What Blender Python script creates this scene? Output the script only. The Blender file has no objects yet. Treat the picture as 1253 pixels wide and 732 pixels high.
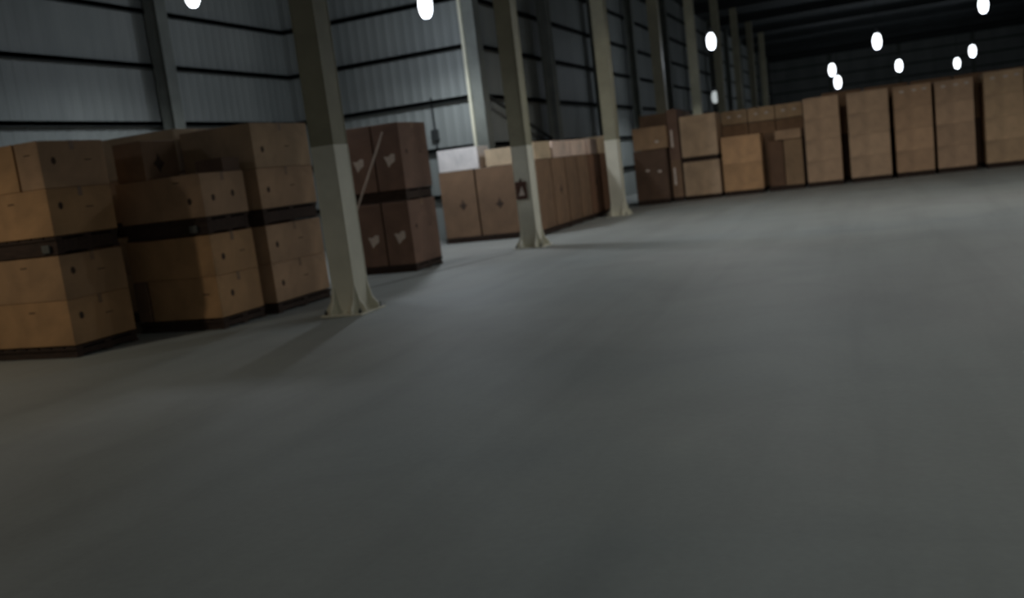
import bpy, bmesh, math, random
from mathutils import Vector, Matrix
random.seed(7)
scn = bpy.context.scene
col = scn.collection

# ------------------------------------------------------------------ materials
def new_mat(name):
    m = bpy.data.materials.new(name); m.use_nodes = True
    nt = m.node_tree
    return m, nt, nt.nodes['Principled BSDF']
def N(nt, t, **kw):
    n = nt.nodes.new(t)
    for k, v in kw.items(): setattr(n, k, v)
    return n
def ramp(nt, fac, stops):
    r = N(nt, 'ShaderNodeValToRGB')
    e = r.color_ramp.elements
    while len(e) > 1: e.remove(e[-1])
    e[0].position = stops[0][0]; e[0].color = (*stops[0][1], 1)
    for p, c in stops[1:]:
        q = e.new(p); q.color = (*c, 1)
    nt.links.new(fac, r.inputs['Fac'])
    return r.outputs['Color']
def noise(nt, vec, scale, detail=3, rough=.6, dist=0.):
    n = N(nt, 'ShaderNodeTexNoise')
    n.inputs['Scale'].default_value = scale; n.inputs['Detail'].default_value = detail
    n.inputs['Roughness'].default_value = rough; n.inputs['Distortion'].default_value = dist
    if vec is not None: nt.links.new(vec, n.inputs['Vector'])
    return n.outputs['Fac']
def objco(nt, scale=(1, 1, 1), rot=(0, 0, 0)):
    tc = N(nt, 'ShaderNodeTexCoord'); mp = N(nt, 'ShaderNodeMapping')
    mp.inputs['Scale'].default_value = scale; mp.inputs['Rotation'].default_value = rot
    nt.links.new(tc.outputs['Object'], mp.inputs['Vector'])
    return mp.outputs['Vector']
def mul(nt, a, b, fac=1.0):
    m = N(nt, 'ShaderNodeMixRGB', blend_type='MULTIPLY'); m.inputs['Fac'].default_value = fac
    nt.links.new(a, m.inputs['Color1']); nt.links.new(b, m.inputs['Color2'])
    return m.outputs['Color']
def bump(nt, b, h, strength, dist=.02):
    n = N(nt, 'ShaderNodeBump'); n.inputs['Strength'].default_value = strength; n.inputs['Distance'].default_value = dist
    nt.links.new(h, n.inputs['Height']); nt.links.new(n.outputs['Normal'], b.inputs['Normal'])

def simple(name, c, rough=.7, metal=0., var=.25, scale=3., strength=.15, vec=(1, 1, 1)):
    m, nt, b = new_mat(name)
    v = objco(nt, vec)
    f = noise(nt, v, scale, 4)
    lo = tuple(x*(1-var) for x in c); hi = tuple(min(1, x*(1+var)) for x in c)
    nt.links.new(ramp(nt, f, [(.3, lo), (.7, hi)]), b.inputs['Base Color'])
    b.inputs['Roughness'].default_value = rough; b.inputs['Metallic'].default_value = metal
    if strength: bump(nt, b, noise(nt, v, scale*8, 3), strength, .01)
    return m

# cardboard: the colour of each carton is its own object colour, mottled and stained
def mk_card():
    m, nt, b = new_mat('cardboard')
    oi = N(nt, 'ShaderNodeObjectInfo'); v = objco(nt)
    stain = ramp(nt, noise(nt, v, 1.7, 4, .6, .6), [(.3, (.72, .70, .68)), (.7, (1.15, 1.1, 1.05))])
    c = mul(nt, oi.outputs['Color'], stain)
    flute = N(nt, 'ShaderNodeTexWave', wave_type='BANDS', bands_direction='Z')
    flute.inputs['Scale'].default_value = 9; flute.inputs['Distortion'].default_value = 1.5
    nt.links.new(v, flute.inputs['Vector'])
    c = mul(nt, c, ramp(nt, flute.outputs['Fac'], [(0, (.94, .94, .94)), (1, (1, 1, 1))]))
    nt.links.new(c, b.inputs['Base Color'])
    b.inputs['Roughness'].default_value = .85
    bump(nt, b, noise(nt, v, 14, 3), .15, .01)
    return m
M = {}
M['card'] = mk_card()
M['tape'] = simple('packing_tape', (.22, .13, .07), .45, 0, .15, 4, 0)
M['ink'] = simple('dark_print', (.06, .035, .022), .9, 0, .3, 9, 0)
M['paper'] = simple('pale_paper_label', (.60, .50, .42), .8, 0, .12, 9, 0)
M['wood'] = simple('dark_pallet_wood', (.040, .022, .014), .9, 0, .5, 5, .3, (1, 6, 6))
M['woodgrey'] = simple('worn_pallet_block', (.10, .10, .09), .9, 0, .4, 5, .3)  # paler grey wood for the spacer blocks
M['bandpaint'] = simple('cream_white_paint', (.66, .63, .51), .6, 0, .10, 2.2, .1)
M['olive'] = simple('olive_beige_paint', (.27, .25, .165), .6, 0, .16, 2.0, .1)
M['greypaint'] = simple('grey_green_paint', (.14, .15, .13), .6, 0, .2, 2.0, .1)
M['edgehighlight'] = simple('pale_edge_highlight', (.62, .60, .46), .5, 0, .1, 2.0, .0)
M['girt'] = simple('dark_girt_steel', (.022, .027, .026), .7, .1, .3, 2.0, .1)
M['roof'] = simple('dark_roof_sheet', (.012, .016, .018), .8, .1, .3, .4, .1)
M['rafter'] = simple('rafter_steel', (.018, .022, .022), .7, .1, .3, .8, .1)
M['plastic'] = simple('dark_plastic', (.02, .022, .022), .5, 0, .2, 5, 0)
M['redbrown'] = simple('red_brown_enamel', (.085, .035, .022), .5, 0, .2, 7, 0)
M['lampcap'] = simple('lamp_cap_metal', (.3, .31, .32), .4, .6, .1, 6, 0)
M['pole'] = simple('pale_pole_wood', (.50, .40, .32), .7, 0, .2, 3, .1, (1, 1, .2))
m, nt, b = new_mat('bulb_glow')
b.inputs['Base Color'].default_value = (.9, .93, 1, 1); b.inputs['Emission Color'].default_value = (.88, .94, 1, 1)
v = objco(nt); nt.links.new(ramp(nt, noise(nt, v, 2), [(0, (.86, .93, 1)), (1, (.92, .96, 1))]), b.inputs['Emission Color'])
b.inputs['Emission Strength'].default_value = 4.0
M['bulb'] = m
m, nt, b = new_mat('reflection_bulb')  # weak glow for the bulb that stands in for a reflection
b.inputs['Base Color'].default_value = (.8, .85, .85, 1)
v = objco(nt); nt.links.new(ramp(nt, noise(nt, v, 2), [(0, (.8, .9, .9)), (1, (.9, .95, .95))]), b.inputs['Emission Color'])
b.inputs['Emission Strength'].default_value = .45
M['reflbulb'] = m

# corrugated sheet: stained galvanised steel
def mk_wall():
    m, nt, b = new_mat('galvanised_sheet')
    streak = ramp(nt, noise(nt, objco(nt, (.9, .9, .10)), 1.1, 4, .6), [(.3, (.235, .25, .238)), (.7, (.315, .33, .31))])
    big = ramp(nt, noise(nt, objco(nt), .25, 3), [(.3, (.70, .73, .73)), (.7, (1.0, 1.0, 1.0))])
    nt.links.new(mul(nt, streak, big), b.inputs['Base Color'])
    b.inputs['Roughness'].default_value = .62; b.inputs['Metallic'].default_value = .15
    return m
M['sheet'] = mk_wall()

# concrete floor: trowelled slab with broad soft patches, dust and tyre scuffs
def mk_floor():
    m, nt, b = new_mat('concrete_floor')
    v = objco(nt)
    a = ramp(nt, noise(nt, v, .16, 4, .55, .4), [(.3, (.245, .268, .262)), (.5, (.285, .295, .275)), (.7, (.315, .312, .292))])
    w = ramp(nt, noise(nt, v, .7, 5, .6, .8), [(.3, (.9, .9, .9)), (.7, (1.06, 1.06, 1.05))])
    s = ramp(nt, noise(nt, objco(nt, (1.6, .12, 1), (0, 0, .25)), 1.0, 4, .6, .5), [(.32, (.90, .90, .90)), (.5, (1, 1, 1)), (.7, (1.04, 1.04, 1.05))])
    f = ramp(nt, noise(nt, v, 22, 4), [(.3, (.96, .96, .96)), (.7, (1.03, 1.03, 1.03))])
    nt.links.new(mul(nt, mul(nt, mul(nt, a, w), s), f), b.inputs['Base Color'])
    b.inputs['Roughness'].default_value = .62
    b.inputs['Specular IOR Level'].default_value = .3
    bump(nt, b, noise(nt, v, 6, 5), .08, .01)
    return m
M['floor'] = mk_floor()
M['floorline'] = simple('dark_floor_line', (.14, .14, .13), .9, 0, .3, 2, 0)  # plain darker tone for the line on the floor

# ------------------------------------------------------------------ mesh helpers
def link(name, me, mat, parent=None, loc=(0, 0, 0), rotz=0.):
    if isinstance(me, bmesh.types.BMesh):
        bm = me; me = bpy.data.meshes.new(name); bm.normal_update(); bm.to_mesh(me); bm.free()
    if mat is not None and not me.materials:
        for q in (mat if isinstance(mat, (list, tuple)) else [mat]): me.materials.append(q)
    o = bpy.data.objects.new(name, me); col.objects.link(o)
    o.location = loc; o.rotation_euler = (0, 0, rotz)
    if parent: o.parent = parent
    return o
def box(bm, x0, x1, y0, y1, z0, z1, bev=0., mi=0):
    vs = [bm.verts.new((x, y, z)) for x in (x0, x1) for y in (y0, y1) for z in (z0, z1)]
    fs = []
    for q in ((0, 1, 3, 2), (4, 6, 7, 5), (0, 4, 5, 1), (2, 3, 7, 6), (0, 2, 6, 4), (1, 5, 7, 3)):
        f = bm.faces.new([vs[i] for i in q]); f.material_index = mi; fs.append(f)
    if bev:
        ed = list({e for f in fs for e in f.edges})
        bmesh.ops.bevel(bm, geom=ed, offset=bev, segments=2, profile=.6, affect='EDGES')
def prism(bm, pts, ax, a0, a1):
    """extrude polygon pts (in the two other axes) along axis ax from a0 to a1"""
    def P(p, a):
        return {'x': (a, p[0], p[1]), 'y': (p[0], a, p[1]), 'z': (p[0], p[1], a)}[ax]
    A = [bm.verts.new(P(p, a0)) for p in pts]; B = [bm.verts.new(P(p, a1)) for p in pts]
    bm.faces.new(A); bm.faces.new(B[::-1])
    for i in range(len(pts)):
        j = (i+1) % len(pts); bm.faces.new((A[i], B[i], B[j], A[j]))
    bmesh.ops.recalc_face_normals(bm, faces=bm.faces[:])
def lathe(bm, prof, n=20):
    rings = []
    for r, z in prof:
        rings.append([bm.verts.new((r*math.cos(2*math.pi*i/n), r*math.sin(2*math.pi*i/n), z)) for i in range(n)])
    for a, b_ in zip(rings, rings[1:]):
        for i in range(n): bm.faces.new((a[i], a[(i+1) % n], b_[(i+1) % n], b_[i]))
    bm.faces.new(rings[0][::-1]); bm.faces.new(rings[-1])
def tube(bm, p, q, r, n=10):
    p, q = Vector(p), Vector(q); d = (q-p).normalized()
    a = d.orthogonal().normalized(); b_ = d.cross(a)
    A = [bm.verts.new(p+(a*math.cos(t)+b_*math.sin(t))*r) for t in [2*math.pi*i/n for i in range(n)]]
    B = [bm.verts.new(v_.co+(q-p)) for v_ in A]
    bm.faces.new(A[::-1]); bm.faces.new(B)
    for i in range(n): bm.faces.new((A[i], A[(i+1) % n], B[(i+1) % n], B[i]))
def root(name, label, cat, loc=(0, 0, 0), rotz=0., group=None):
    o = bpy.data.objects.new(name, None); col.objects.link(o); o.empty_display_size = .2
    o.location = loc; o.rotation_euler = (0, 0, rotz); tag(o, label, cat, group); return o
def tag(o, label, cat, group=None):
    o['label'] = label; o['category'] = cat
    if group: o['group'] = group
    return o
def struct(name, bm, mat, loc=(0, 0, 0)):
    o = link(name, bm, mat, None, loc); o['kind'] = 'structure'; return o

# ------------------------------------------------------------------ the building
W1U, W2V, W3U, FARV, RU, ROOF = -13.4, 19.6, -8.4, 92., 30., 8.6
YB = -14.
bm = bmesh.new(); box(bm, W1U-.3, RU+.3, YB, FARV+.3, -.2, 0); struct('floor', bm, M['floor'])
bm = bmesh.new(); box(bm, W1U-.3, RU+.3, YB, FARV+.3, ROOF, ROOF+.1); struct('ceiling', bm, M['roof'])

def corrugated(name, p, q, z0, z1, inward):
    """trapezoidal sheet from p to q (xy), ribs standing towards 'inward'"""
    p, q = Vector((*p, 0)), Vector((*q, 0)); L = (q-p).length; d = (q-p)/L; n = Vector((*inward, 0))
    per, dep = .25, .009
    prof = []
    s = 0.
    while s < L:
        for a, h in ((0, 0), (.10, 0), (.14, 1), (.21, 1)):
            if s+a < L: prof.append((s+a, h*dep))
        s += per
    prof.append((L, 0))
    bm = bmesh.new()
    f = [[bm.verts.new(p+d*a+n*h+Vector((0, 0, z))) for a, h in prof] for z in (z0, z1)]
    bk = [[bm.verts.new(p+d*a+n*(h-.06)+Vector((0, 0, z))) for a, h in prof] for z in (z0, z1)]
    for i in range(len(prof)-1):
        bm.faces.new((f[0][i], f[0][i+1], f[1][i+1], f[1][i]))
        bm.faces.new((bk[0][i+1], bk[0][i], bk[1][i], bk[1][i+1]))
    bmesh.ops.recalc_face_normals(bm, faces=bm.faces[:])
    return struct(name, bm, M['sheet'])
corrugated('wall_left', (W1U, YB), (W1U, W2V), 0, ROOF, (1, 0))
corrugated('wall_middle', (W1U, W2V), (W3U, W2V), 0, ROOF, (0, -1))
corrugated('wall_inner', (W3U, W2V), (W3U, FARV), 0, ROOF, (1, 0))
corrugated('wall_back', (W3U, FARV), (RU, FARV), 0, ROOF, (0, -1))
corrugated('wall_right', (RU, FARV), (RU, YB), 0, ROOF, (-1, 0))

tn = [0]
def trim(bm, mat):
    tn[0] += 1; return struct('trim_%d' % tn[0], bm, mat)
GZ = (1.05, 2.15, 3.27, 4.42, 5.5, 6.6, 7.7)
def channel_x(bm, x0, x1, y, z, s):     # girt along x on a wall facing s*y
    box(bm, x0, x1, min(y, y+s*.10), max(y, y+s*.10), z-.045, z+.04)
    box(bm, x0, x1, min(y+s*.085, y+s*.10), max(y+s*.085, y+s*.10), z-.06, z+.04)
def channel_y(bm, y0, y1, x, z, s):
    box(bm, min(x, x+s*.10), max(x, x+s*.10), y0, y1, z-.045, z+.04)
    box(bm, min(x+s*.085, x+s*.10), max(x+s*.085, x+s*.10), y0, y1, z-.06, z+.04)
for z in GZ:
    bm = bmesh.new(); channel_y(bm, YB, W2V-.06, W1U+.04, z, 1); trim(bm, M['girt'])
    bm = bmesh.new(); channel_x(bm, W1U+.15, W3U-.02, W2V-.04, z, -1); trim(bm, M['girt'])
    bm = bmesh.new(); channel_y(bm, W2V+.3, FARV-.2, W3U+.04, z, 1); trim(bm, M['girt'])
    bm = bmesh.new(); channel_x(bm, W3U+.2, RU-.1, FARV-.04, z, -1); trim(bm, M['girt'])
# wall posts (H section) on the sheeting
def hpost(x, y, along, w=.30, mat=None):
    bm = bmesh.new(); t = .02
    if along == 'y':     # flanges parallel to the wall that runs in y
        box(bm, x, x+t, y-w/2, y+w/2, 0, ROOF); box(bm, x+w-t, x+w, y-w/2, y+w/2, 0, ROOF)
        box(bm, x+t, x+w-t, y-t/2, y+t/2, 0, ROOF)
    else:
        box(bm, x-w/2, x+w/2, y-t, y, 0, ROOF); box(bm, x-w/2, x+w/2, y-w, y-w+t, 0, ROOF)
        box(bm, x-t/2, x+t/2, y-w+t, y-t, 0, ROOF)
    trim(bm, mat or M['greypaint'])
for y in (-4.2, 2.2, 8.6, 14.95): hpost(W1U+.15, y, 'y')
for y in (24.4, 29.5, 34.5, 41., 47.5, 54., 60.5, 67., 73.5, 80., 86.): hpost(W3U+.15, y, 'y')
for x in range(-3, 30, 6): hpost(x, FARV-.15, 'x')
# corner post where the sheeting turns into the long side wall
bm = bmesh.new(); box(bm, W3U-.02, W3U+.27, W2V-.12, W2V+.26, 0, ROOF, .015); trim(bm, M['greypaint'])
bm = bmesh.new(); box(bm, W3U-.08, W3U-.01, W2V-.17, W2V-.121, 0, ROOF); trim(bm, M['edgehighlight'])  # thin pale strip: highlight along the post edge, put in as colour
# diagonal brace low on the long side wall
bm = bmesh.new(); tube(bm, (W3U+.22, 19.9, 3.25), (W3U+.22, 24.2, 2.2), .04); trim(bm, M['girt'])
# rafters and purlins under the roof
for i in range(16):
    y = -3.6+6.5*i
    if y > FARV-1: break
    bm = bmesh.new(); x0 = W1U+.1 if y < W2V else W3U+.5
    box(bm, x0, RU-.1, y-.1, y+.1, ROOF-.42, ROOF-.38); box(bm, x0, RU-.1, y-.1, y+.1, ROOF-.04, ROOF); box(bm, x0, RU-.1, y-.012, y+.012, ROOF-.38, ROOF-.04)
    trim(bm, M['rafter'])
# a darker line on the floor from the near column to the next one
bm = bmesh.new(); box(bm, -7.28, -7.20, 10.9, 13.0, .0005, .0015)
bm.free()
bm = bmesh.new()
P0, P1 = Vector((-7.15, 11.4, 0)), Vector((-6.1, 15.2, 0)); dd = (P1-P0).normalized(); nn = Vector((-dd.y, dd.x, 0))*.05
vs = [bm.verts.new(p+Vector((0, 0, .003))) for p in (P0-nn, P1-nn*.5, P1+nn*.5, P0+nn)]
bm.faces.new(vs); trim(bm, M['floorline'])

# ------------------------------------------------------------------ steel columns
CW = .31
def column(x, y, paint, label, up='olive'):
    r = root('steel_column', label, 'column', (x, y, 0), 0, 'row of steel columns along the hall')
    bm = bmesh.new(); h = CW/2
    box(bm, -h, h, -h, h, .02, paint, 0, 0); box(bm, -h, h, -h, h, paint, ROOF-.43, 0, 1)
    # corner seams of the boxed section
    for sx in (-1, 1):
        for sy in (-1, 1):
            box(bm, sx*h-.006, sx*h+.006, sy*h-.006, sy*h+.006, .02, paint, 0, 0)
            box(bm, sx*h-.006, sx*h+.006, sy*h-.006, sy*h+.006, paint, ROOF-.43, 0, 1)
    link('shaft', bm, [M['bandpaint'], M[up]], r)
    bm = bmesh.new(); box(bm, -.29, .29, -.29, .29, 0, .022, .004); link('base_plate', bm, M['bandpaint'], r)
    g = .13; H = .38
    for s in (-1, 1):
        for off in (-h+.012, h-.012):
            bm = bmesh.new(); prism(bm, [(s*h, .022), (s*(h+g), .022), (s*(h+g), .07), (s*(h+.05), .17), (s*h, H)], 'y', off-.012, off+.012)
            link('gusset', bm, M['bandpaint'], r)
            bm = bmesh.new(); prism(bm, [(s*h, .022), (s*(h+g), .022), (s*(h+g), .07), (s*(h+.05), .17), (s*h, H)], 'x', off-.012, off+.012)
            link('gusset', bm, M['bandpaint'], r)
    for sx in (-1, 1):
        for sy in (-1, 1):
            bm = bmesh.new(); lathe(bm, [(.02, .022), (.02, .05), (.012, .05), (.012, .075)], 8)
            bmesh.ops.translate(bm, verts=bm.verts[:], vec=(sx*.24, sy*.24, 0)); link('anchor_bolt', bm, M['girt'], r)
    return r
CL = ['nearest steel column with a cream painted base and flared foot',
      'second column from the front carrying a small dark triangle sign',
      'third column, slender and pale cream, beside the shaded carton stack',
      'grey column rising behind the shaded brown stacks',
      'dark column just beyond the carton row, behind the grey one',
      'sixth column of the line, dim against the far shadows',
      'seventh column of the line, dim, right of the high lamp',
      'pale far column standing alone above the middle cartons',
      'very distant column above the right part of the carton row']
for i, l in enumerate(CL):
    column(-6.0, 9.42+6.5*i, (2.04, 1.90, 1.92)[i] if i < 3 else 1.92, l)
# sign on the second column
r = root('warning_sign', 'small dark red sign with a pale triangle hung on the second column', 'sign', (-6.04, 15.92-CW/2-.016, .92))
bm = bmesh.new(); box(bm, -.11, .11, -.012, .012, 0, .33, .006); link('plate', bm, M['redbrown'], r)
bm = bmesh.new(); prism(bm, [(-.055, .07), (.065, .07), (.02, .25)], 'y', -.016, -.0125); link('triangle', bm, M['paper'], r)
bm = bmesh.new(); prism(bm, [(-.02, .33), (.02, .33), (0, .40)], 'y', -.008, .008); link('hanger', bm, M['redbrown'], r)
# junction box with conduit on the middle wall
r = root('junction_box', 'small black electrical box with conduit on the corrugated wall', 'electrical box', (-9.49, W2V-.06, 2.38))
bm = bmesh.new(); box(bm, -.09, .09, -.06, .02, 0, .26, .01); link('housing', bm, M['plastic'], r)
bm = bmesh.new(); tube(bm, (0, 0, -2.38), (0, 0, 0), .025); tube(bm, (0, 0, .26), (0, 0, 1.0), .025); link('conduit', bm, M['girt'], r)

# ------------------------------------------------------------------ pallets and cartons
pal_cache = {}
def pallet(x0, x1, y0, y1, z, h, label, group='wooden pallets under the cartons', rot=0.):
    w, d = round(x1-x0, 2), round(y1-y0, 2)
    r = root('wooden_pallet', label, 'pallet', ((x0+x1)/2, (y0+y1)/2, z), rot, group)
    key = (w, d, round(h, 2))
    if key not in pal_cache:
        pr = []
        bt = .022
        n = max(5, int(w/.17))
        for i in range(n):                                   # deck boards run in y
            bw = w/n*.86; cx = -w/2+bw/2+(w-bw)*i/(n-1)
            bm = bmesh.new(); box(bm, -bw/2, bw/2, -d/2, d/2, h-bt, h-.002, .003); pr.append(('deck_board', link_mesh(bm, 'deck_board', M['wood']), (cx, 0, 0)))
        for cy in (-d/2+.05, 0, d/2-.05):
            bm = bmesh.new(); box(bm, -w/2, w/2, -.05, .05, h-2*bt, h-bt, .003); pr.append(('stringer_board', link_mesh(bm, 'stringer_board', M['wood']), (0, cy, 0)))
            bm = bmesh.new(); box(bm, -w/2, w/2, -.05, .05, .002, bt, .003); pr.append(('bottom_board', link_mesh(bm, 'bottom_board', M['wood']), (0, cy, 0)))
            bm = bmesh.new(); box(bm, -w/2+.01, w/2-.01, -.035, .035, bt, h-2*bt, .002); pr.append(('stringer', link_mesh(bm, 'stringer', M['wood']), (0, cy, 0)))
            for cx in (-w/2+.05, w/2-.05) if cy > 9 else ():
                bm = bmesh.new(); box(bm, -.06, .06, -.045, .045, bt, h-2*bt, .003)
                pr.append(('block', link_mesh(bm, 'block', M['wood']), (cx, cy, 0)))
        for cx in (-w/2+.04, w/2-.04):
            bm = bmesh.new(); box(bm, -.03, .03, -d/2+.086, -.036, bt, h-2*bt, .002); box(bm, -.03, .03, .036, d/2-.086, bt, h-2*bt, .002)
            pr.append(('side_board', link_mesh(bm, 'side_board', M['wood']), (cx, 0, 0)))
        pal_cache[key] = pr
    for nm, me, lc in pal_cache[key]:
        o = bpy.data.objects.new(nm, me); col.objects.link(o); o.parent = r; o.location = lc
    return r
def link_mesh(bm, name, mat):
    me = bpy.data.meshes.new(name); bm.normal_update(); bm.to_mesh(me); bm.free(); me.materials.append(mat); return me

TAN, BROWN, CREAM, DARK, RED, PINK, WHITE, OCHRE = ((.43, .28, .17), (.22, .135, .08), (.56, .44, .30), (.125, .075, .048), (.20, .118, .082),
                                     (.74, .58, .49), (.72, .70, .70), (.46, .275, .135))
mesh_cache = {}
def carton_mesh(w, d, h, fine=True):
    k = (round(w, 2), round(d, 2), round(h, 3), fine)
    if k in mesh_cache: return mesh_cache[k]
    w, d, h, fine = k
    bm = bmesh.new()
    box(bm, -w/2, w/2, -d/2, d/2, 0, h, .010 if fine else .004)
    # four closing flaps lying on the top, meeting at the seam
    t = .006
    box(bm, -w/2+.01, w/2-.01, -d/2+.008, -.004, h-.003, h+t-.003, .002)
    box(bm, -w/2+.01, w/2-.01, .004, d/2-.008, h-.003, h+t-.003, .002)
    me = bpy.data.meshes.new('carton'); bm.normal_update(); bm.to_mesh(me); bm.free(); me.materials.append(M['card'])
    mesh_cache[k] = me
    return me
def carton(x0, x1, y0, y1, z0, z1, colr, label, group, marks=(), tape=False, name='carton', rot=None):
    g = .006
    w, d, h = (x1-x0)-2*g, (y1-y0)-2*g, (z1-z0)-.004
    w, d, h = round(w, 2), round(d, 2), (math.floor((h-.001)*100)/100 if y0 < 17 else h-.001)
    me = carton_mesh(w, d, h, y0 < 17)
    o = link(name, me, None, None, ((x0+x1)/2, (y0+y1)/2, z0+.001), random.uniform(-.003, .003) if rot is None else rot)
    j = random.uniform(.9, 1.1)
    o.color = (*[c*j for c in colr], 1)
    tag(o, label, 'carton', group)
    for mk in marks:                       # (face, a, b, kind): face 'f' = towards -y, 's' = towards +x
        face, a, b_, kind = mk
        bm = bmesh.new(); e = .0025
        def F(pts):
            if face == 'f': prism(bm, [(p[0], p[1]) for p in pts], 'y', -d/2-e, -d/2+.001)
            else: prism(bm, [(p[0], p[1]) for p in pts], 'x', w/2-.001, w/2+e)
        if kind == 'dot':      # small dark hand hole
            F([(a+.032*math.cos(t), b_+.042*math.sin(t)) for t in [2*math.pi*i/12 for i in range(12)]]); nm, mt = 'hand_hole', M['ink']
        elif kind == 'logo':   # dark ragged diamond print
            F([(a-.10, b_), (a-.03, b_+.05), (a, b_+.14), (a+.04, b_+.05), (a+.10, b_), (a+.04, b_-.06), (a, b_-.12), (a-.04, b_-.05)]); nm, mt = 'printed_mark', M['ink']
        elif kind == 'label':  # pale paper label, wide at the top and drawn to a point below
            F([(a-.10, b_+.07), (a-.02, b_+.055), (a+.05, b_+.10), (a+.11, b_+.09), (a+.10, b_-.02), (a+.02, b_-.07), (a-.03, b_-.12), (a-.06, b_-.03)]); nm, mt = 'paper_label', M['paper']
        elif kind == 'strip':
            F([(a-.03, b_-.25), (a+.03, b_-.25), (a+.03, b_+.25), (a-.03, b_+.25)]); nm, mt = 'paper_strip', M['paper']
        elif kind == 'spot':
            F([(a-.05, b_-.03), (a+.05, b_-.03), (a+.05, b_+.03), (a-.05, b_+.03)]); nm, mt = 'paper_label', M['paper']
        elif kind == 'line':
            F([(a-.05, b_-.006), (a+.05, b_-.006), (a+.05, b_+.006), (a-.05, b_+.006)]); nm, mt = 'printed_line', M['ink']
        link(nm, bm, mt, o)
    if tape:
        bm = bmesh.new(); box(bm, -w/2-.001, w/2+.001, -.03, .03, h+.003, h+.0045); box(bm, w/2-.0005, w/2+.002, -.03, .03, h-.10, h+.0045)
        link('packing_tape', bm, M['tape'], o)
    return o
LW = {0: 'bottom', 1: 'second', 2: 'third', 3: 'top'}
LOWP, UPP = .13, .21
Z4 = [(.14, .655), (.655, 1.17), (1.38, 1.905), (1.905, 2.43)]

# --- stack A: nearest, far left -------------------------------------------------
G = 'cartons of the leftmost near stack'
A = (-9.72, -8.38, 7.38, 8.31)
pallet(A[0], A[1], A[2], A[3], 0, LOWP, 'dark floor pallet under the leftmost near stack')
pA = pallet(A[0]+.02, A[1]-.02, A[2]+.02, A[3], 1.17, UPP, 'dark pallet halfway up the leftmost near stack')
def pale_block(pal, dx, dy):
    bm = bmesh.new(); box(bm, -.055, .055, -.012, .012, .03, .12, .003); o = link('spacer_block', bm, M['woodgrey'], pal, (dx, dy, 0)); o['label'] = 'pale grey spacer block'
pale_block(pA, .5, -.468)
for k in range(3):
    z0, z1 = Z4[k]
    carton(A[0], A[1], A[2], A[3], z0, z1, OCHRE if k != 1 else (.40, .25, .135), 'wide tan carton, %s layer of the leftmost near stack' % ('bottom', 'second', 'third')[k], G,
           [('s', -.30, (z1-z0)*.62, 'dot'), ('s', .1, (z1-z0)*.55, 'line'), ('f', .1, .40, 'line')], True)
carton(-8.74, A[1], A[2], A[3], *Z4[3], TAN, 'narrow tan carton atop the right edge of the leftmost near stack', G, [('s', -.28, .30, 'dot'), ('s', .2, .30, 'line'), ('f', .0, .38, 'line')], True)
carton(A[0], -8.76, A[2], A[3], *Z4[3], OCHRE, 'wider carton atop the leftmost near stack, cut by the left frame edge', G, (), True)
# small flat block peeping from the upper pallet
# --- stack A0: left of A, partly outside ----------------------------------------
G = 'cartons of the stack at the left frame edge'
for k, (z0, z1) in enumerate(Z4):
    carton(-11.1, -9.82, 7.42, 8.35, z0, z1, TAN, '%s carton of the stack beyond the left frame edge' % LW[k], G)
pallet(-11.1, -9.82, 7.42, 8.35, 0, LOWP, 'floor pallet of the stack beyond the left frame edge')
pallet(-11.1, -9.82, 7.42, 8.35, 1.17, UPP, 'upper pallet of the stack beyond the left frame edge')

# --- stack B --------------------------------------------------------------------
G = 'cartons of the second near stack'
B = (-8.74, -7.41, 8.72, 9.55)
pallet(*B, 0, LOWP, 'floor pallet under the corner stack left of the nearest column')
pB = pallet(B[0]+.02, B[1]-.02, B[2]+.02, B[3], 1.17, UPP, 'middle pallet of the corner stack left of the nearest column')
pale_block(pB, .44, -.418)
carton(-8.50, B[1], B[2], B[3], *Z4[0], OCHRE, 'wide orange tan bottom carton of the corner stack', G, [('s', -.16, .27, 'dot'), ('f', .35, .30, 'line')], True)
carton(B[0], -8.52, B[2], B[3], *Z4[0], BROWN, 'narrow bottom carton squeezed at the left of the corner stack', G)
carton(*B, *Z4[1], OCHRE, 'orange tan second carton of the corner stack, just under its middle pallet', G, [('s', -.22, .22, 'dot'), ('s', .15, .25, 'line')], True)
carton(*B, *Z4[2], TAN, 'wide tan carton resting on the middle pallet of the corner stack', G, [('s', -.22, .22, 'dot'), ('s', .15, .25, 'dot'), ('f', .3, .44, 'line'), ('f', .46, .20, 'dot')], True)
carton(-8.72, -8.25, 8.76, 9.38, Z4[2][1], 2.39, BROWN, 'small brown carton alone on top of the corner stack', G, [('s', -.05, .2, 'logo')])
carton(-7.86, -7.43, 9.20, 9.54, Z4[2][1], 2.09, DARK, 'small flat dark block as the shadow void at the back of the corner stack top', G)  # dark block added in place of the shadow on the stack behind

# --- stack C --------------------------------------------------------------------
G = 'cartons of the stack behind the nearest column'
Cc = (-8.45, -7.30, 9.68, 10.95)
pallet(*Cc, 0, LOWP, 'floor pallet of the stack partly hidden by the nearest column')
pallet(Cc[0]+.02, Cc[1]-.02, Cc[2]+.02, Cc[3], 1.17, UPP, 'middle pallet of the stack partly hidden by the nearest column')
for k, (z0, z1) in enumerate(Z4):
    carton(*Cc, z0, z1 + (.06 if k == 3 else 0), TAN if k != 3 else (.42, .29, .18), 'tan carton, %s layer of the stack partly hidden by the nearest column' % LW[k], G,
           [('s', -.44, .24, 'dot'), ('s', .1, .27, 'line')], True)

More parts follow.
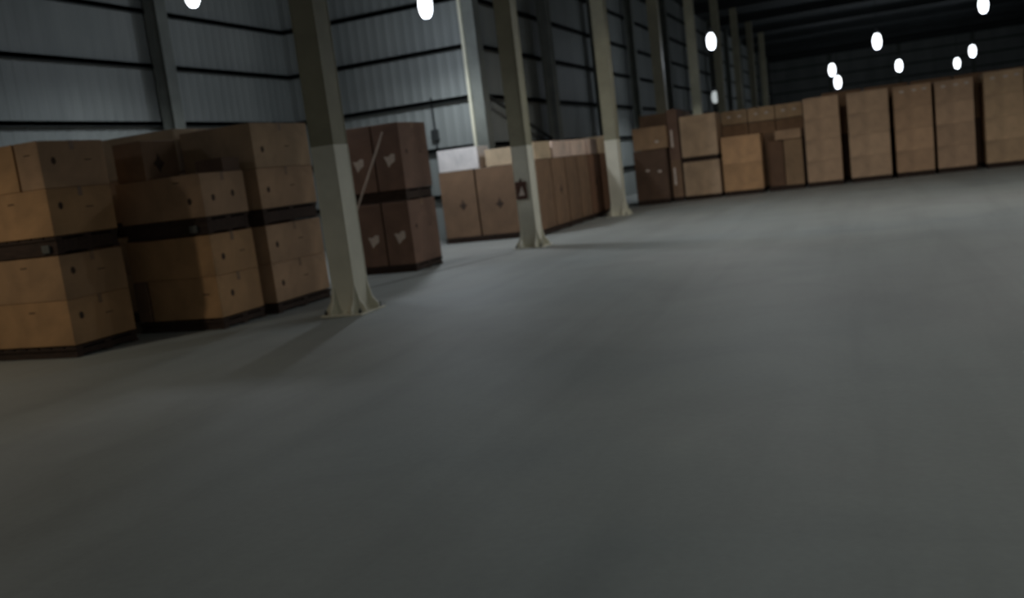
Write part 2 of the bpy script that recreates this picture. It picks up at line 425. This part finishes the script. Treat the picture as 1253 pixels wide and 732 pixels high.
# --- back row behind A and B ----------------------------------------------------
def plain_stack(x0, x1, y0, y1, zs, cols, where, group, low=LOWP, ups=(), name='carton', marks=()):
    """where: text naming the stack; zs: list of (z0,z1)"""
    n = len(zs)
    for i, (z0, z1) in enumerate(zs):
        w = 'single' if n == 1 else ('bottom' if i == 0 else ('top' if i == n-1 else ('middle' if n == 3 else ('second', 'third', 'fourth', 'fifth')[i-1])))
        carton(x0, x1, y0, y1, z0, z1, cols[i % len(cols)], '%s carton of %s' % (w, where), group, marks if i == n-1 or n <= 2 else ())
    if low: pallet(x0, x1, y0, y1, 0, low, 'floor pallet of %s' % where)
    for z, h in ups: pallet(x0+.02, x1-.02, y0+.02, y1-.02, z, h, 'upper pallet of %s' % where)
Z4b = [(.14, .68), (.68, 1.22), (1.42, 2.0), (2.0, 2.58)]
plain_stack(-9.86, -8.56, 9.72, 10.9, Z4b, [CREAM, CREAM, (.46, .31, .19), CREAM], 'the pale stack behind the corner stack', 'cartons behind the near stacks', ups=[(1.22, .2)])
plain_stack(-11.3, -9.95, 9.72, 10.9, Z4b, [TAN, TAN, TAN, (.34, .25, .18)], 'the stack behind the leftmost near stack', 'cartons behind the near stacks', ups=[(1.22, .2)])

# --- stack D2: two tiers of tall brown cartons with pale labels ------------------
G = 'tall brown cartons with pale paper labels'
for (z0, z1), tier in (((.13, 1.20), 'lower'), ((1.39, 2.50), 'upper')):
    carton(-8.27, -7.69, 13.36, 14.38, z0, z1, RED, 'tall red brown labelled carton, %s tier, left, right of the nearest column' % tier, G,
           [('f', .07 if tier == 'lower' else -.02, (.44 if tier == 'lower' else .48), 'label')], True)
    carton(-7.67, -7.16, 13.36, 14.38, z0, z1, RED, 'tall red brown labelled carton, %s tier, right, with its paler side showing' % tier, G,
           [('f', .02, (.47 if tier == 'lower' else .50), 'label'), ('s', -.3, .62, 'dot'), ('s', .2, .6, 'line')], True)
pallet(-8.27, -7.16, 13.36, 14.38, 0, .13, 'floor pallet under the tall labelled cartons')
pallet(-8.25, -7.18, 13.38, 14.36, 1.20, .19, 'middle pallet between the tall labelled cartons')
# leaning pale pole
bm = bmesh.new(); tube(bm, (-8.42, 12.75, .02), (-7.42, 13.31, 2.36), .017, 10)
o = link('leaning_pole', bm, M['pole']); tag(o, 'thin pale pole leaning against the tall labelled brown cartons', 'pole')

# --- stack D: two tall cartons with dark print, pale ones on top ------------------
G = 'tall cartons with a dark mark beyond the second column'
carton(-8.95, -8.09, 18.3, 19.05, .13, 1.60, BROWN, 'tall brown carton with a dark mark, left one below the white carton', G, [('f', .08, .70, 'logo')])
carton(-8.06, -7.15, 18.3, 19.05, .13, 1.60, BROWN, 'tall brown carton with a dark mark, just left of the second column', G, [('f', .05, .66, 'logo')])
pallet(-8.95, -7.15, 18.3, 19.05, 0, .13, 'long floor pallet of the two marked cartons left of the second column')
o = carton(-8.93, -7.95, 18.32, 18.98, 1.61, 2.09, WHITE, 'bright white carton lying on the tall marked cartons', None)
carton(-7.79, -7.10, 18.34, 18.98, 1.61, 1.98, CREAM, 'shallow cream carton beside the white one, left of the second column', 'shallow pale cartons on top')
# behind them a low pale row seen through the second column gap
# --- row E along the column line --------------------------------------------------
G = 'tall brown cartons in the row between second and third columns'
ev = [18.28, 19.22, 20.20, 21.12, 22.03, 22.95, 23.85]
en = ['first', 'second', 'third', 'fourth', 'fifth', 'sixth']
for i in range(6):
    x0 = -7.10 if i == 0 else -7.5
    carton(x0, -6.60+.012*i, ev[i]+.01, ev[i+1]-.01, .13, 1.63, BROWN if i < 4 else (.20, .105, .06), '%s tall brown carton of the receding row right of the second column' % en[i], G,
           [('s', 0.05, .78, 'logo')] if i in (1, 4) else ([('s', .3, .65, 'spot')] if i == 5 else ()))
for i in range(0, 6, 2):
    pallet(-7.10 if i == 0 else -7.5, -6.6, ev[i]+.02, ev[i+2]-.02, 0, .13, '%s floor pallet of the receding row right of the second column' % ('nearest', 'middle', 'farthest')[i//2])
for i, (a, b_, x0, c_) in enumerate(((18.35, 19.42, -7.09, CREAM), (19.54, 20.84, -7.45, PINK), (20.86, 22.10, -7.45, PINK), (22.24, 23.1, -7.45, PINK), (23.12, 23.84, -7.45, CREAM))):
    carton(x0, -6.63+.01*i, a, b_, 1.64, 2.02, c_, '%s shallow pinkish pale carton lying along the top of the receding row' % en[i], 'shallow pale cartons on top', [('s', 0, .2, 'spot')] if i in (1, 2, 3) else ())

# --- stacks F around the third column --------------------------------------------
G = 'shaded cartons right of the third column'
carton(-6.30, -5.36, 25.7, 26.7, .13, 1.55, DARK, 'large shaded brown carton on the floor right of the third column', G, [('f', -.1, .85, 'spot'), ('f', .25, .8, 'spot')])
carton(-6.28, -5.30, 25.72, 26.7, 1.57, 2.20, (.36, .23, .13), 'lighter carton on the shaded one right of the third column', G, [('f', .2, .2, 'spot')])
pallet(-6.30, -5.36, 25.7, 26.7, 0, .13, 'floor pallet of the shaded stack right of the third column')
plain_stack(-5.30, -5.0, 25.95, 26.9, [(.13, 1.2), (1.2, 2.62)], [BROWN, RED], 'the narrow red brown stack beside the split stack', G, marks=[('f', -.05, .6, 'strip')])
plain_stack(-7.6, -6.62, 24.3, 25.3, [(.13, 1.1), (1.1, 2.1)], [BROWN, CREAM], 'the stack behind the third column', 'cartons behind the third column')
plain_stack(-6.4, -5.05, 27.25, 28.4, [(.13, .9), (.9, 1.7), (1.7, 2.6)], [BROWN], 'the taller stack behind the shaded cartons', 'cartons behind the third column')

# --- row G..O across the hall -----------------------------------------------------
G = 'cartons in the long row across the hall'
plain_stack(-4.96, -3.94, 26.0, 27.0, [(.12, 1.08), (1.22, 2.38)], [(.56, .40, .265)], 'the split pale stack with a dark gap at mid height', G, low=.12, ups=[(1.08, .14)])
plain_stack(-3.86, -2.78, 26.05, 27.05, [(.13, .89), (.89, 1.65)], [(.62, .37, .19), (.60, .36, .19)], 'the low orange tan stack in the middle of the row', G)
pallet(-2.66, -1.70, 26.3, 27.1, 0, LOWP, 'floor pallet of the lowest shaded stack in the row')
carton(-2.64, -2.22, 26.42, 27.08, .13, 1.38, (.17, .095, .055), 'narrow carton set back, coloured dark as shadow, at the left of the lowest shaded stack', G)  # shadow on the left of this stack, put into a carton's colour
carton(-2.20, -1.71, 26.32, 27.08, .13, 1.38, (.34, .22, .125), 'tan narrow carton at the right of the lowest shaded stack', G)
carton(-2.42, -1.72, 26.35, 27.05, 1.40, 1.66, TAN, 'short tan carton on the lowest shaded stack in the row', G)
bx = [(-1.62, -.70, 26.35, 'first'), (-.50, .54, 26.5, 'second'), (.66, 1.60, 26.7, 'third'), (1.68, 2.60, 26.8, 'fourth'), (2.84, 3.76, 26.8, 'fifth'), (3.92, 4.95, 26.8, 'sixth')]
RC = [(.56, .38, .245), (.54, .37, .24), (.54, .35, .215), (.55, .37, .24), (.58, .40, .245), (.55, .37, .215)]
tall_words = ['the first tall stack right of the low shaded stack', 'the second tall stack, its neighbours parted by dark gaps', 'the third tall stack, small crate-like cartons flush to the fourth',
              'the fourth tall stack, flush to the third', 'the fifth tall stack, near the right frame edge', 'the last stack, cut by the right frame edge']
for i, (x0, x1, y0, nm) in enumerate(bx):
    top = 2.42 if i < 4 else 2.48
    zs = [(.13+(top-.13)*k/4, .13+(top-.13)*(k+1)/4) for k in range(4)]
    plain_stack(x0, x1, y0, y0+1.1, zs, [RC[i]], tall_words[i], G, marks=[('f', -.25, .42, 'spot'), ('f', .05, .43, 'spot'), ('f', .3, .44, 'spot')] if i in (2, 3, 4) else ())
# second rank behind the low part of the row
hb = ['left', 'middle', 'right']
for j in range(3):
    x0 = -3.98+j*.765
    plain_stack(x0, x0+.75, 27.35, 28.4, [(.13, .9), (.9, 1.62), (1.62, 1.98), (2.0, 2.40)], [BROWN, BROWN, (.28, .165, .09), (.46, .32, .19)],
                'the %s stack behind the low middle stacks' % hb[j], 'second rank of cartons', marks=[('f', -.15, .22, 'spot'), ('f', .15, .22, 'spot')])

# a further rank whose brown tops show, added to keep lit floor out of gaps
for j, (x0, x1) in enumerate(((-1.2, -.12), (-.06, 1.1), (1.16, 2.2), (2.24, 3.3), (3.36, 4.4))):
    plain_stack(x0, x1, 28.05, 29.1, [(.13, 1.35), (1.35, 2.56)], [DARK, (.30, .18, .10)], 'the added dark stack closing the %s gap of the row' % en[j], 'second rank of cartons')
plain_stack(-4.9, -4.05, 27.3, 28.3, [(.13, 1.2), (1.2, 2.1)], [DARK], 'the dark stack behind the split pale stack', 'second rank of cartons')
# ------------------------------------------------------------------ hanging lamps
bm = bmesh.new(); lathe(bm, [(.06, .58), (.11, .54), (.15, .45), (.17, .33), (.17, .22), (.15, .10), (.11, .02), (.06, -.02)], 20)
for f in bm.faces: f.smooth = True
BULB = link_mesh(bm, 'bulb', M['bulb'])
bm = bmesh.new(); lathe(bm, [(.13, .0), (.12, .05), (.08, .12), (.05, .22), (.02, .25)], 20)
CAP = link_mesh(bm, 'lamp_cap', M['lampcap'])
def lamp(x, y, z, label, power, s=1., color=(.86, .93, 1.), dim=False, r=.18, cone=165, glow=.1):
    t = root('hanging_lamp', label, 'lamp', (x, y, z-.3*s), 0, 'white hanging lamps')
    me = BULB
    if dim:
        me = BULB.copy(); me.materials.clear(); me.materials.append(M['reflbulb'])
    o = bpy.data.objects.new('bulb', me); col.objects.link(o); o.parent = t; o.scale = (s, s, s)
    o = bpy.data.objects.new('lamp_cap', CAP); col.objects.link(o); o.parent = t; o.location = (0, 0, .58*s); o.scale = (s*.9,)*3
    bm = bmesh.new(); tube(bm, (0, 0, .85*s), (0, 0, ROOF-(z-.3*s)), .012, 6); link('cord', bm, M['girt'], t)
    if power:
        ld = bpy.data.lights.new('lamp_glow', 'POINT'); ld.energy = power*glow; ld.color = (.78, .86, 1.); ld.shadow_soft_size = r
        lo = bpy.data.objects.new('lamp_glow', ld); col.objects.link(lo); lo.location = (x, y, z-.3*s-.05*s-r-.05)
        ld = bpy.data.lights.new('lamp_light', 'SPOT'); ld.energy = power; ld.spot_size = math.radians(cone); ld.spot_blend = .5; ld.color = color; ld.shadow_soft_size = r
        lo = bpy.data.objects.new('lamp_light', ld); col.objects.link(lo); lo.location = (x, y, z-.3*s-.05*s-r-.05)
P = 320
lamp(-10.42, 12.84, 5.08, 'lamp at the top edge left of the nearest column', P*.45, .75, glow=.13)
lamp(-8.15, 17.09, 5.0, 'bright lamp before the corrugated corner, between the first two columns', P*.8, .85, glow=.35)
lamp(-4.8, 32.25, 5.0, 'lamp hanging above the split pale stack', P*1.2, .9, cone=140)
lamp(.57, 42.68, 5.0, 'large lamp above the second tall stack', P*1.3, 1.05, cone=135)
lamp(-1.76, 57.74, 5.0, 'upper left lamp of the close pair over the first tall stack', P*1.3, 1.15, cone=150)
lamp(-1.9, 73.5, 5.0, 'lower right lamp of the close pair over the first tall stack', P*1.3, 1.5, cone=150)
lamp(2.04, 63.57, 5.0, 'lamp over the third tall stack', P*1.3, 1.2, cone=150)
lamp(5.94, 70.8, 5.0, 'lower left lamp of the pair over the fourth tall stack', P*1.3, 1.15, cone=150)
lamp(5.81, 59.42, 5.0, 'upper right lamp of the pair over the fourth tall stack', P*1.3, 1.1, cone=150)
lamp(3.78, 34.73, 5.0, 'lamp at the top edge near the upper right corner', P*1.2, .9, cone=135)
lamp(-7.2, 48.0, 3.9, 'faint dim bulb standing for a reflection beneath the lamp over the split stack', 0, 1.0, dim=True)  # added dim bulb in place of a faint reflection
# lamps out of frame: first three read from the shading, others added fill
lamp(-10.5, 3.66, 5.0, 'lamp above the leftmost near stack, out of view overhead', P*.66, color=(1., .86, .64), r=.1, cone=140)
lamp(-1.2, 15.2, 5.6, 'lamp above the open floor, out of view overhead', P*.62)
lamp(2.8, 17.0, 5.6, 'lamp above the floor before the long row, out of view', P*.78, color=(.98, .95, .90))
lamp(-2.6, 20.3, 6.2, 'added fill lamp above the floor beside the third column, out of view', P*.62, color=(.98, .95, .86))  # unseen lamp added to brighten the third column
lamp(6.5, 9.0, 6.0, 'added fill lamp above the right floor, out of view overhead', P*.42, color=(.95, .96, .92), r=.4)  # unseen fill added over the right floor
lamp(2.0, 3.8, 6.6, 'added fill lamp above the near floor, out of view overhead', P*.62, color=(.92, .97, .92), r=.5)  # unseen fill added to lift the near floor
lamp(9.0, 19.0, 6.2, 'added fill lamp beyond the right edge of the frame, out of view', P*.6, color=(.95, .96, .92), r=.3)  # unseen fill added from the right side

# ------------------------------------------------------------------ world, camera
w = bpy.data.worlds.new('World'); scn.world = w; w.use_nodes = True
bg = w.node_tree.nodes['Background']; bg.inputs['Color'].default_value = (.68, .70, .68, 1); bg.inputs['Strength'].default_value = .085

cd = bpy.data.cameras.new('Camera'); cam = bpy.data.objects.new('Camera', cd); col.objects.link(cam)
R_ = Vector((.92421692, .3623127, -.12063416)); U_ = Vector((.05894383, .1767659, .98248636)); F_ = Vector((-.37729129, .91514115, -.14201394))
mt = Matrix(((R_.x, U_.x, -F_.x, 0), (R_.y, U_.y, -F_.y, 0), (R_.z, U_.z, -F_.z, 1.5), (0, 0, 0, 1)))
cam.matrix_world = mt
cd.sensor_width = 36; cd.lens = 1100/1253*36; cd.clip_start = .05; cd.clip_end = 300
cd.dof.use_dof = True; cd.dof.focus_distance = 2.8; cd.dof.aperture_fstop = 2.5
scn.camera = cam
scn.view_settings.view_transform = 'Standard'; scn.view_settings.look = 'None'
scn.view_settings.exposure = 0; scn.view_settings.gamma = 1
